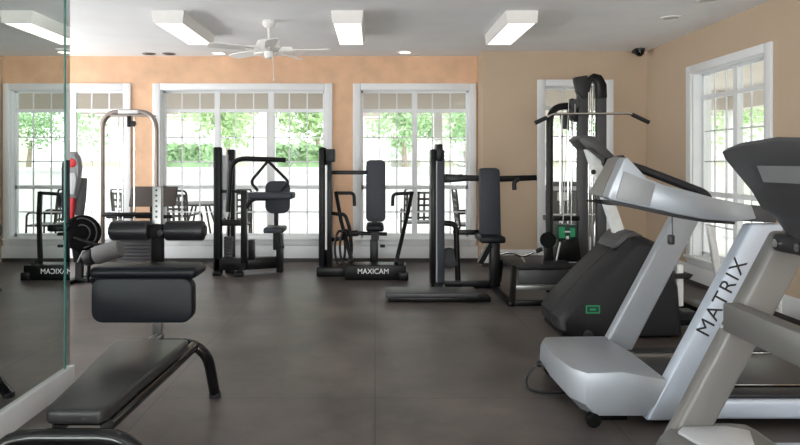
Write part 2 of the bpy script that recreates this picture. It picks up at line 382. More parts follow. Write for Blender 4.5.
p = Vector((3.29, 8.08, CEIL))
t = thing('security_camera', 'small dark dome security camera in the ceiling corner', 'security camera', p)
MB().cyl(p, p - Vector((0, 0, .03)), .065, 24, .004).build('base', 'charcoal', t)
MB().ell(p - Vector((0, 0, .035)), (.058, .058, .065)).build('dome', 'blackgloss', t)
MB().tube([p + Vector((-.05, -.03, -.03)), p + Vector((-.1, -.06, -.05))], .025, 12).build('lens', 'dark', t)

# ------------------------------------------------------------------ sit-up bench (front left)
def bench():
    cx = lambda Y: -1.10 - .04 * (Y - 2.36)
    t = thing('sit_up_bench', 'black sit-up bench with long low pad, knee block and foot rollers by the mirror', 'exercise bench', (cx(3.0), 3.0, 0))
    pts = []
    def edge(sg): return [(cx(y) + sg * w / 2, y) for y, w in ((2.37, .20), (2.42, .235), (2.8, .29), (3.15, .36), (3.29, .385), (3.33, .36))]
    pl = edge(-1) + edge(1)[::-1]
    MB().prism([(a, b, .37) for a, b in pl], (0, 0, .055), .016, 3).build('long_pad', 'benchpad', t)
    MB().prism([(cx(b) + (a - cx(b)) * .86, 2.4 + (b - 2.37) * .95, .357) for a, b in pl], (0, 0, .012)).build('pad_board', 'black', t)
    for sg in (-1, 1):
        MB().tube([(cx(2.46) + sg * .09, 2.46, .333), (cx(3.1) + sg * .135, 3.1, .33), (cx(3.45) + sg * .165, 3.5, .335)], .028, 12, .1).build('rail', 'blackgloss', t)
    # arched legs
    x = cx(2.36)
    MB().tube([(x - .29, 2.27, .015), (x - .28, 2.33, .345), (x + .28, 2.33, .345), (x + .29, 2.27, .015)], .03, 14, .17).build('leg', 'blackgloss', t)
    x = -1.236
    MB().tube([(x - .02, 3.55, .335), (x + .31, 3.55, .345), (x + .33, 3.68, .015)], .03, 14, .17).build('leg', 'blackgloss', t)
    MB().tube([(x - .02, 3.55, .335), (x - .12, 3.58, .32), (x - .29, 3.68, .015)], .03, 14, .06).build('leg', 'blackgloss', t)
    for xx, yy in ((cx(2.36) - .29, 2.27), (cx(2.36) + .29, 2.27), (x - .29, 3.68), (x + .33, 3.68)):
        MB().cyl((xx, yy, 0), (xx, yy, .03), .034, 14, .004).build('rubber_foot', 'dark', t)
    # upright
    px_ = -1.236; Y = 3.7
    MB().tube([(px_, 3.55, .335), (px_, 3.72, .335)], .03, 10).build('rail', 'blackgloss', t)
    MB().box((px_ - .03, Y - .03, .62), (px_ + .03, Y + .03, .975), .006).build('post', 'matteblack', t)
    ip = MB().box((px_ - .025, Y - .025, .31), (px_ + .025, Y + .025, 1.19), .005).build('inner_post', 'steel', t)
    for k in range(6):
        MB().cyl((px_, Y - .0265, 1.02 + k * .03), (px_, Y - .024, 1.02 + k * .03), .0065, 10).build('adjustment_hole', 'ink', ip)
    z = .945; rx = -1.219
    MB().cyl((rx - .25, Y - .05, z), (rx + .25, Y - .05, z), .013, 10).build('axle', 'black', t)
    MB().box((px_ - .05, Y - .075, z - .04), (px_ + .05, Y - .02, z + .035), .008).build('clamp', 'matteblack', t)
    MB().cyl((px_ + .04, Y - .09, z - .01), (px_ + .04, Y - .05, z - .01), .018, 14, .004).build('knob', 'dark', t)
    for sg in (-1, 1):
        a, b = (rx + sg * .044, rx + sg * .262)
        r = MB().cyl((a, Y - .05, z), (b, Y - .05, z), .056, 24, .014).build('foot_roller', 'roller', t)
        MB().cyl((b + sg * .0, Y - .05, z), (b + sg * .008, Y - .05, z), .03, 16).build('end_cap', 'dark', r)
    xb = -1.162
    MB().box((xb - .27, 3.24, .745), (xb + .27, 3.45, .803), .026, 4).build('knee_pad', 'vinyl', t)
    MB().xpad(xb - .252, xb + .252, .528, .752, 3.235, .075, .055, .022).build('front_pad', 'vinyl', t)
    MB().tube([(xb - .262, 3.28, .745), (xb - .262, 3.3, .70)], .01, 8).build('pad_bolt', 'black', t)
    MB().box((xb - .12, 3.31, .6), (xb + .12, 3.4, .744)).box((px_ - .03, 3.35, .68), (px_ + .03, 3.7, .744)).build('pad_bracket', 'black', t)
bench()

# ------------------------------------------------------------------ arched cable station (left, back)
def cable_arch():
    Y = 7.86
    a = P(102, 160, Y).x; b = P(156, 160, Y).x; zt = P(0, 112, Y).z; c = (a + b) / 2
    t = thing('cable_station', 'arched pewter-framed cable station in front of the leftmost window', 'cable machine', (c, Y, 0))
    MB().tube([(a, Y, .03), (a, Y, zt), (b, Y, zt), (b, Y, .03)], .033, 14, .22).build('arch_frame', 'bronze', t)
    MB().box((c - .12, Y - .037, zt - .022), (c + .12, Y - .028, zt + .02), .004).build('name_plate', 'paleink', t)
    MB().box((c - .02, Y - .02, zt - .18), (c + .025, Y + .02, zt - .03), .01).build('pulley_bracket', 'black', t)
    MB().cyl((c + .05, Y - .015, zt - .14), (c + .05, Y + .015, zt - .14), .035, 16).build('pulley', 'dark', t)
    for px_ in (118.5, 123, 134.5): MB().cyl((P(px_, 0, Y + .12).x, Y + .12, .06), (P(px_, 0, Y + .12).x, Y + .12, zt - .02), .011, 10).build('guide_rod', 'chrome', t)
    MB().box((a, Y - .03, .67), (b, Y + .03, .72), .008).build('crossbar', 'black', t)
    for k in range(11): MB().box((P(117, 0, Y).x, Y + .02, .1 + k * .043), (P(150, 0, Y).x, Y + .2, .139 + k * .043), .003).build('weight_plate', 'charcoal', t)
    MB().box((a - .05, Y - .35, 0), (a + .05, Y + .35, .05), .01).box((b - .05, Y - .35, 0), (b + .05, Y + .35, .05), .01).box((a, Y + .02, .02), (b, Y + .2, .08), .006).build('base', 'black', t)
    MB().box((a + .05, Y - .03, zt - .05), (b - .05, Y + .16, zt - .03)).build('top_plate', 'bronze', t)
cable_arch()

# ------------------------------------------------------------------ exercise bike (left, back)
def bike():
    Y = 7.2; o = P(80, 270, Y); o.z = 0
    t = thing('exercise_bike', 'black exercise bike with teardrop display on a red stem beside the mirror edge', 'exercise bike', o)
    c = P(72, 176, Y)
    ring = lambda s, y: [(c.x + s * dx, y, c.z + s * dz) for dx, dz in ((-.045, -.25), (.045, -.25), (.085, -.05), (.1, .1), (.085, .2), (.04, .27), (-.04, .27), (-.085, .2), (-.1, .1), (-.085, -.05))]
    d = MB().loft([ring(.85, Y - .03), ring(1, Y), ring(1, Y + .04), ring(.7, Y + .09)]).build('display', 'grey', t)
    MB().pxprism([(69, 173), (75, 173), (76, 180), (74, 194), (70, 194), (68, 180)], Y - .038, .008, .003).build('display_panel', 'lightgrey', d)
    MB().ell(P(72, 163, Y - .03), (.05, .012, .05), 14).build('display_badge', 'red', d)
    MB().bar(P(72, 196, Y + .02), P(71, 222, Y + .02), .06, .06, .01).build('stem', 'red', t)
    MB().bar(P(72, 220, Y + .02), P(78, 262, Y + .02), .07, .07, .01).build('stem_base', 'black', t)
    MB().tube([P(79, 215, Y + .1), P(80, 198, Y + .1), P(83, 178, Y + .1)], [.05, .065, .045], 14).build('backrest', 'foam', t)
    MB().cyl(P(82, 233, Y + .0), P(82, 233, Y + .16), .2, 32, .02).build('flywheel_housing', 'matteblack', t, smooth=20)
    for rr in (.165, .09):
        cc = P(82, 233, Y - .002); MB().tube([(cc.x + rr * math.cos(R(15 * i)), cc.y, cc.z + rr * math.sin(R(15 * i))) for i in range(25)], .008, 6).build('housing_ring', 'charcoal', t)
    MB().tube([P(74, 238, Y - .05), P(90, 243, Y - .05), P(112, 248, Y - .06)], .022, 10).build('seat_rail', 'black', t)
    MB().cyl(P(95, 256, Y - .12), P(121, 248, Y - .12), .1, 24, .02).build('roller_pad', 'foam', t)
    MB().cyl(P(85, 259, Y - .12), P(94, 256, Y - .12), .085, 24, .015).build('roller_cap', 'dark', t)
    MB().tube([P(78, 262, Y - .02), P(84, 250, Y - .08), P(90, 257, Y - .1)], .014, 8, .04).build('crank', 'steel', t)
    MB().tube([P(90, 257, Y - .12), (P(92, 0, Y).x, Y - .12, .02)], .02, 8).build('support_leg', 'black', t)
    MB().box((o.x - .25, Y - .04, 0), (o.x + .3, Y + .06, .045), .01).box((o.x - .1, Y - .2, 0), (o.x - .02, Y + .3, .045), .01).bar((o.x - .02, Y + .03, .04), P(80, 245, Y + .08), .07, .06).build('base', 'black', t)
bike()

# ------------------------------------------------------------------ arm-extension machine
def arm_machine():
    Y = 7.62; o = P(240, 275, Y); o.z = 0
    t = thing('arm_extension_machine', 'black arm extension machine with diamond handles in front of the triple window', 'exercise machine', o)
    z = lambda y: P(0, y, Y).z; x = lambda v: P(v, 0, Y).x
    def col(x0, x1, y0, dep, yy): 
        return MB().box((x(x0), yy, .03), (x(x1), yy + dep, z(y0)), .02, 3)
    col(213, 221, 147, .1, Y).build('column', 'black', t)
    col(223, 230.5, 149, .08, Y + .2).build('column', 'black', t)
    MB().px(221.5, 155, 227, 218, Y + .07, .1, .01).build('shroud', 'lightgrey', t)
    MB().pxprism([(223, 200), (228, 200), (229, 213), (226, 219), (223, 213)], Y + .05, .02, .003).build('cable_cover', 'paleink', t)
    for v in (223.5, 226.5): MB().cyl((x(v), Y + .19, .1), (x(v), Y + .19, z(160)), .01, 8).build('guide_rod', 'chrome', t)
    for k in range(9): MB().box((x(221.5), Y + .12, .12 + k * .036), (x(230), Y + .19, .152 + k * .036), .002).build('weight_plate', 'charcoal', t)
    MB().px(240.5, 190, 246.5, 264, Y - .02, .08, .008).build('arm_post', 'black', t)
    MB().px(221, 190, 243, 193, Y + .02, .05, .004).px(221, 220, 243, 226, Y + .02, .06, .004).build('crossbar', 'black', t)
    MB().box((x(213), Y - .0, .06), (x(246), Y + .12, .2), .01).build('lower_crossmember', 'black', t)
    MB().tube([P(228, 212, Y - .06), P(231, 158, Y - .06), P(286, 160, Y - .06)], .029, 12, .18).build('lever_arm', 'black', t)
    for pts in (((268, 161), (250.5, 182), (258, 191)), ((268, 161), (289, 182), (281, 191))):
        MB().tube([P(a, b, Y - .06) for a, b in pts], .017, 10, .05).build('handle', 'black', t)
    MB().tube([(P(246, 202, Y).x, Y + .0, z(208)), (x(252), Y + .0, z(199)), (x(270), Y, z(199))], .022, 10, .08).build('pad_support', 'black', t)
    MB().px(248, 193, 292, 199.5, Y - .18, .34, .02, 3).build('elbow_pad', 'padgrey', t)
    MB().pad(265, 181, 289.5, 213.5, Y + .2, .07, .085, .022).build('chest_pad', 'padgrey', t)
    MB().px(263, 228, 283, 233.5, Y - .05, .36, .018, 3).build('seat', 'padgrey', t)
    MB().px(274, 208, 278, 240, Y + .28, .06).px(273, 233, 279, 250, Y + .12, .22).build('seat_post', 'black', t)
    MB().box((x(273.5), Y + .2, .0), (x(280), Y + .32, z(236)), .006).build('rear_post', 'black', t)
    MB().px(279, 246, 284, 248.5, Y + .2, .04, .003).build('adjuster_pin', 'dark', t)
    MB().bar((x(226), Y + .06, .12), (x(278), Y + .26, .12), .14, .08, .006).build('base_rail', 'black', t)
    MB().px(248, 240, 253.5, 260, Y + .02, .12, .006).build('foot_lever', 'black', t)
    for (xa, ya) in ((217, Y + .03), (240, Y - .06), (226, Y + .22)):
        MB().box((x(xa) - .05, ya - .06, 0), (x(xa) + .05, ya + .06, .05), .01).build('foot', 'black', t)
    MB().bar((x(243), Y + .02, .1), (x(238.5), Y - .06, .03), .05, .05).build('foot_strut', 'black', t)
arm_machine()

# ------------------------------------------------------------------ chest press
def chest_press():
    Y = 7.62; o = P(362, 275, Y); o.z = 0
    t = thing('chest_press_machine', 'black chest press with tall slate back pad and lettered base', 'exercise machine', o)
    z = lambda y: P(0, y, Y).z; x = lambda v: P(v, 0, Y).x
    MB().box((x(318.5), Y + .0, .08), (x(325.5), Y + .32, z(147)), .03, 3).build('column', 'black', t)
    MB().box((x(326.5), Y + .02, .08), (x(331.5), Y + .3, z(150)), .01).build('column', 'black', t)
    MB().box((x(325), Y + .01, .3), (x(327), Y + .03, z(165))).build('column_strip', 'steel', t)
    MB().px(326, 149, 334.5, 162, Y - .02, .2, .012).build('pulley_cover', 'dark', t)
    MB().px(331, 170.5, 368, 174.5, Y + .1, .06, .006).build('upper_arm', 'black', t)
    MB().pad(366, 160, 385.5, 222, Y + .1, .09, .055, .025).build('back_pad', 'padgrey', t)
    MB().px(366, 225, 384, 232, Y - .3, .38, .026, 3).build('seat', 'vinyl', t)
    MB().px(372.5, 218, 377.5, 229, Y + .08, .05).px(371, 229, 379, 240, Y - .02, .1).build('seat_post', 'black', t)
    MB().box((x(370), Y - .0, .08), (x(378), Y + .1, z(240)), .006).build('lower_post', 'black', t)
    MB().cyl(P(380, 246, Y), P(385, 246, Y), .018, 12).build('adjuster_knob', 'dark', t)
    MB().tube([P(346, 234, Y + .05), P(358, 233, Y + .05)], .035, 10).tube([P(356, 233, Y + .05), P(387, 234, Y + .05)], .022, 10).build('pivot_shaft', 'black', t)
    for arm, hd in ((((336, 192), (341, 220), (352, 262)), ((336, 192), (336.5, 193), (354, 193), (354.5, 206))), (((412, 192), (407, 216), (396, 263)), ((412, 193), (393, 194), (392.5, 206)))):
        a = MB()
        dy = (.24, .08, -.16)
        for i in range(2): a.bar(P(*arm[i], Y + dy[i]), P(*arm[i + 1], Y + dy[i + 1]), .045, .05, .006)
        a = a.build('press_arm', 'black', t)
        MB().tube([P(*q, Y + .24) for q in (hd if len(hd) == 3 else hd[1:])], .021, 10, .05).build('handle', 'dark', a)
    MB().tube([P(336, 214, Y + .02), P(345, 214, Y + .02), P(351, 232, Y + .02), P(350, 262, Y + .02)], .022, 10, .15).build('cam_guard', 'black', t)
    for k, (cx_, cy_, rx, rz) in enumerate(((340, 248, .06, .2), (346, 247, .07, .2))):
        c = P(cx_, cy_, Y - .05); q = [(c.x + rx * math.cos(2 * math.pi * i / 24), Y - .05 - .03 * k, c.z + rz * math.sin(2 * math.pi * i / 24)) for i in range(25)]
        MB().tube(q, .015, 8).build('cam_ring', 'black', t)
    MB().tube([P(330, 240, Y + .1), P(344, 238, Y + .05)], .025, 8).tube([P(330, 213, Y + .1), P(338, 214, Y + .02)], .022, 8).build('crossbar', 'black', t)
    MB().box((x(317), Y - .1, 0), (x(350), Y + .4, .11), .014).build('rear_base', 'black', t)
    b = MB().box((x(346), Y - .32, .0), (x(405), Y - .05, .17), .012).box((x(398), Y - .34, 0), (x(407), Y + .1, .09), .01).build('front_base', 'black', t)
    MB().box((x(360), Y - .06, .02), (x(390), Y + .3, .1), .01).build('seat_rail', 'black', t)
    lettering('MAXICAM', .082, face_cam((x(374.5) - .015, Y - .323, .1)), 'paleink', b, sx=.95)
    MB().bar((x(396), Y - .27, .09), (x(401), Y - .2, .2), .06, .06).build('arm_pivot', 'dark', t)
chest_press()

# ------------------------------------------------------------------ shoulder press
def shoulder_press():
    Y = 6.85; o = P(450, 300, Y); o.z = 0
    t = thing('shoulder_press_machine', 'black shoulder press with narrow slate pad and wide low foot platform', 'exercise machine', o)
    z = lambda y: P(0, y, Y).z; x = lambda v: P(v, 0, Y).x
    MB().box((x(431.5), Y + .02, .0), (x(436.5), Y + .3, z(149)), .015).build('column', 'black', t)
    MB().box((x(437.5), Y - .02, .0), (x(444.5), Y + .3, z(150)), .008).build('column', 'padgrey', t)  # lit front face of the column put into the slate colour
    MB().box((x(436), Y + .03, .05), (x(438), Y + .28, z(149))).build('column_strip', 'lightgrey', t)
    MB().px(436.5, 144, 443, 161, Y - .03, .25, .012).build('pulley_cover', 'black', t)
    MB().tube([P(444, 223, Y + .05), P(456, 224, Y + .05), P(458, 282, Y + .05)], .03, 10, .15).build('curved_frame', 'black', t)
    for k in range(3):
        MB().cyl(P(449, 258, Y + .04 + k * .05), P(449, 258, Y + .075 + k * .05), .11 - k * .01, 24, .004).build('cam', 'dark', t)
    MB().px(456, 230, 479, 235, Y + .06, .05, .005).build('seat_brace', 'black', t)
    MB().pxprism([(445, 174), (468, 175), (500, 176), (537, 175), (537.5, 180.5), (500, 182), (468, 181), (445, 183)], Y - .02, .05, .008).build('press_arm', 'black', t)
    for q in (((477, 178), (483, 181), (482, 190)), ((519, 179), (514, 182), (514.5, 190))):
        MB().tube([P(*v, Y - .05) for v in q], .024, 10, .05).build('handle', 'dark', t)
    MB().bar(P(446, 177, Y + .0), P(462, 174.5, Y + .2), .012, .012).build('linkage_rod', 'chrome', t)
    MB().pxprism([(479, 170), (482, 168), (497, 168), (500, 170), (501.5, 238), (480, 238)], Y - .1, .08, .02, 3).build('back_pad', 'padgrey', t)
    MB().px(481, 237, 506, 243.5, Y - .35, .42, .018, 3).build('seat', 'vinyl', t)
    MB().box((x(489), Y - .12, .02), (x(498), Y + .02, z(241)), .006).build('seat_post', 'black', t)
    MB().bar((x(479), Y - .06, z(262)), (x(489), Y - .08, z(243)), .05, .1).build('gusset', 'black', t)
    MB().box((x(440), Y - .02, .0), (x(499), Y + .09, .075), .008).build('base_rail', 'black', t)
    MB().box((.62, 6.3, 0), (.72, Y + .3, .06), .008).build('spine', 'black', t)
    a = P(385, 0, 6.13).x; b = P(479, 0, 6.13).x
    MB().box((a + .03, 6.16, 0), (b + .12, 6.4, .05), .01).build('platform_base', 'black', t)
    MB().box((a, 6.13, .045), (b, 6.45, .095), .016, 3).build('foot_platform', 'charcoal', t)
shoulder_press()

# ------------------------------------------------------------------ lat tower with low-row bench
def lat_tower():
    Y = 6.75; o = P(580, 290, Y); o.z = 0
    t = thing('lat_pulldown_tower', 'tall grey lat pulldown tower with chrome bar before the narrow window', 'cable machine', o)
    z = lambda y: P(0, y, Y).z; x = lambda v: P(v, 0, Y).x
    for a, b in ((578, 588), (597, 607)): MB().box((x(a), Y, 0), (x(b), Y + .07, z(90)), .012).build('column', 'charcoal', t)
    MB().pxprism([(575, 77), (588, 75), (588, 98), (584, 99), (578, 92)], Y - .03, .1, .01).build('pulley_box', 'dark', t)
    MB().pxprism([(586, 92), (588, 78), (594, 73), (602, 75), (607, 84), (607.5, 98), (597, 98), (597, 84), (593, 80), (590, 92)], Y - .02, .1, .01).build('top_cap', 'black', t)
    for v in (590.5, 594.5): MB().cyl((x(v), Y + .07, .08), (x(v), Y + .07, z(85)), .013, 10).build('guide_rod', 'chrome', t)
    MB().tube([(x(547), Y - .1, .0), (x(547), Y - .1, z(108)), (x(578), Y + .02, z(105))], .036, 12, .18).build('front_frame', 'black', t)
    MB().pxprism([(572, 98), (580, 100), (578, 122), (573, 120), (570, 110)], Y - .05, .12, .008).build('pulley_arm', 'black', t)
    MB().cyl(P(575, 104, Y - .08), P(575, 104, Y - .03), .05, 20).build('pulley', 'dark', t)
    # lat bar
    lb = MB().tube([P(546, 118, Y - .12), P(552, 114, Y - .12), P(628, 113.5, Y - .12), P(633, 115, Y - .12)], .013, 10, .04).build('lat_bar', 'chrome', t)
    MB().tube([P(535, 123, Y - .12), P(547, 117.5, Y - .12)], .022, 10).build('grip', 'dark', lb)
    MB().tube([P(632, 114.5, Y - .12), P(649, 122.5, Y - .12)], .022, 10).build('grip', 'dark', lb)
    MB().tube([P(575, 104, Y - .12), P(575, 115, Y - .12)], .004, 6).tube([P(569, 100, Y - .1), P(566, 150, Y - .1), P(563, 222, Y - .1)], .004, 6).tube([P(573, 120, Y - .1), P(571, 225, Y - .1)], .004, 6).build('cable', 'steel', t)
    for v in (563, 571, 574.5): MB().cyl((x(v), Y + .1, .35), (x(v), Y + .1, z(112)), .011, 8).build('guide_rod', 'chrome', t)
    MB().px(564, 115, 568, 129, Y - .06, .05, .006).build('pulley_strap', 'dark', t)
    MB().px(546, 216, 580, 221, Y - .02, .14, .008).build('stack_yoke', 'black', t)
    w = MB().px(557, 225, 577, 240, Y - .02, .16, .004).build('weight_stack', 'darkgreen', t)
    MB().px(559, 227, 565, 238, Y - .024, .003).px(570, 228, 575, 237, Y - .024, .003).build('stack_decal', 'green', w)
    MB().px(566, 236, 569, 240, Y - .024, .003).px(563, 231, 572, 232.5, Y - .024, .003).build('stack_decal', 'paleink', w)
    MB().pxprism([(558, 240), (579, 240), (582, 262), (555, 262)], Y - .1, .2, .01).build('seat_shroud', 'black', t)
    MB().tube([P(560, 242, Y - .12), P(556, 262, Y - .12)], .012, 8).build('shroud_edge', 'steel', t)
    MB().cyl(P(548, 240, Y - .2), P(548, 240, Y - .12), .08, 28, .012).build('roller_wheel', 'matteblack', t, smooth=20)
    MB().bar(P(548, 244, Y - .12), P(549, 264, Y - .12), .09, .06, .01).build('wheel_post', 'black', t)
    # low-row platform
    zt = P(0, 262, 6.5).z
    xl = P(503, 0, 6.6).x
    MB().box((xl + .03, 6.3, zt - .04), (P(566, 0, 6.6).x, 6.98, zt), .008).build('row_platform', 'dark', t)
    MB().box((P(519, 0, 6.3).x, 6.32, .1), (P(585, 0, 6.3).x, 6.36, zt - .05), .006).build('kick_plate', 'charcoal', t)
    for yy, ff in ((6.32, 6.0), (6.95, 7.1)):
        MB().bar((xl + .05, yy, zt - .02), (P(511, 0, 6.05).x if ff < 6.5 else xl + .05, ff, .03), .05, .05, .006).build('platform_leg', 'black', t)
    MB().box((P(511, 0, 6.0).x - .03, 5.97, 0), (P(511, 0, 6.0).x + .03, 7.15, .045), .008).build('floor_rail', 'black', t)
    MB().box((P(512, 0, 6.0).x, 6.0, 0), (x(600), 6.06, .05), .008).box((x(560), 6.05, 0), (x(606), 6.95, .06), .008).build('base_frame', 'black', t)
    MB().box((P(514, 0, 6.25).x, 6.22, .1), (P(575, 0, 6.25).x, 6.28, .15), .008).build('foot_bar', 'steel', t)
    h = MB().tube([P(500, 254, 6.5), P(512, 252, 6.5), P(522, 257, 6.5), P(534, 252, 6.5), P(540, 250, 6.5)], .014, 10, .06).build('row_handle', 'chrome', t)
    MB().tube([P(522, 257, 6.5), P(524, 262, 6.5)], .012, 8).build('handle_link', 'chrome', h)
    MB().tube([P(536, 251.5, 6.5), P(542, 249, 6.5)], .022, 8).build('handle_grip', 'dark', h)
lat_tower()

# ------------------------------------------------------------------ elliptical trainer
def elliptical():
    t = thing('elliptical_trainer', 'dark sloped-housing elliptical trainer with green sticker behind the treadmill', 'elliptical trainer', (1.9, 5.2, 0))
    prof = [(1.40, .02), (1.345, .06), (1.34, .15), (1.40, .24), (1.60, .46), (1.80, .66), (1.84, .72), (1.90, .775), (1.99, .785), (2.09, .74), (2.18, .62), (2.25, .4), (2.28, .02)]
    ins = [(1.46, .03), (1.42, .06), (1.42, .12), (1.50, .2), (1.66, .37), (1.86, .58), (1.9, .63), (1.94, .66), (2.0, .66), (2.06, .62), (2.12, .55), (2.18, .38), (2.2, .03)]
    prof = [(a + .05, b * .97) for a, b in prof]; ins = [(a + .05, b * .97) for a, b in ins]
    L = lambda pr, y, s=0: [(a, y, b) for a, b in pr]
    mid = [((a + c) / 2, (b + d) / 2) for (a, b), (c, d) in zip(prof, ins)]
    near = [((a * .8 + c * .2), (b * .8 + d * .2)) for (a, b), (c, d) in zip(prof, ins)]
    h = MB().loft([L(ins, 4.88), L(mid, 4.885), L(near, 4.91), L(prof, 4.95), L(prof, 5.12), L([(a + .012, b - .012) for a, b in prof], 5.125), L([(a + .012, b - .012) for a, b in prof], 5.14), L(prof, 5.145), L(prof, 5.44), L(near, 5.48), L(ins, 5.5)]).build('housing', 'dark', t, smooth=30)
    MB().pxprism([(586, 305.5), (600, 305.5), (600, 313.5), (586, 313.5)], 4.874, .005).build('sticker', 'green', h)
    MB().pxprism([(587.2, 306.7), (598.8, 306.7), (598.8, 312.3), (587.2, 312.3)], 4.8725, .002).build('sticker_panel', 'darkgreen', h)
    MB().pxprism([(590, 308.5), (596, 308.5), (596, 310.5), (590, 310.5)], 4.871, .002).build('sticker_mark', 'green', h)
    MB().prism([(1.83, 5.0, .66), (1.86, 5.0, .72), (1.92, 5.0, .78), (1.99, 5.0, .8), (2.07, 5.0, .76), (2.0, 5.0, .7)], (0, .36, 0), .012).build('top_cap', 'charcoal', t)
    MB().cyl((1.6, 4.86, .035), (1.6, 4.91, .035), .035, 16, .005).build('wheel', 'belt', t)
    MB().box((1.42, 4.93, 0), (2.24, 5.45, .03)).build('underframe', 'black', t)
    m = MB().bar(P(589, 146, 5.2), P(622, 243, 5.2), .085, .09, .015).build('mast', 'paleink', t)
    MB().cyl(P(593.5, 172, 5.08), P(593.5, 172, 5.16), .02, 12).build('mast_knob', 'black', m)
    MB().pxprism([(578, 139), (584, 135), (595, 136.5), (616, 157), (610, 163), (593, 149), (586, 149)], 5.02, .26, .012).build('console', 'charcoal', t)
    # rear rails, pedals and swing arms
    MB().bar((2.1, 5.02, .1), (3.05, 5.02, .12), .07, .06, .01).bar((2.1, 5.36, .1), (3.05, 5.36, .12), .07, .06, .01).box((3.02, 4.9, 0), (3.1, 5.48, .13), .012).build('rear_frame', 'black', t)
    for q, (px_, y0, y1, Y) in enumerate(((679, 264, 306, 5.05), (713, 226, 284, 5.36))):
        pa = MB().bar(P(px_ - (0 if q == 0 else 3), y0, Y), P(px_ + (0 if q == 0 else 6), y1, Y), .055, .05, .012).build('pedal_arm', 'paleink', t)
    MB().pxprism([(671, 272), (676, 275), (690, 273.5), (694, 275), (690, 279), (674, 279)], 4.98, .17, .006).build('pedal', 'dark', t)
    MB().pxprism([(672, 305), (684, 312), (697, 312), (697, 319), (680, 320), (672, 311)], 4.98, .14, .006).build('pedal', 'dark', t)
    MB().box((2.5, 4.98, .12), (2.66, 5.42, .2), .012).build('crank_link', 'black', t)
elliptical()

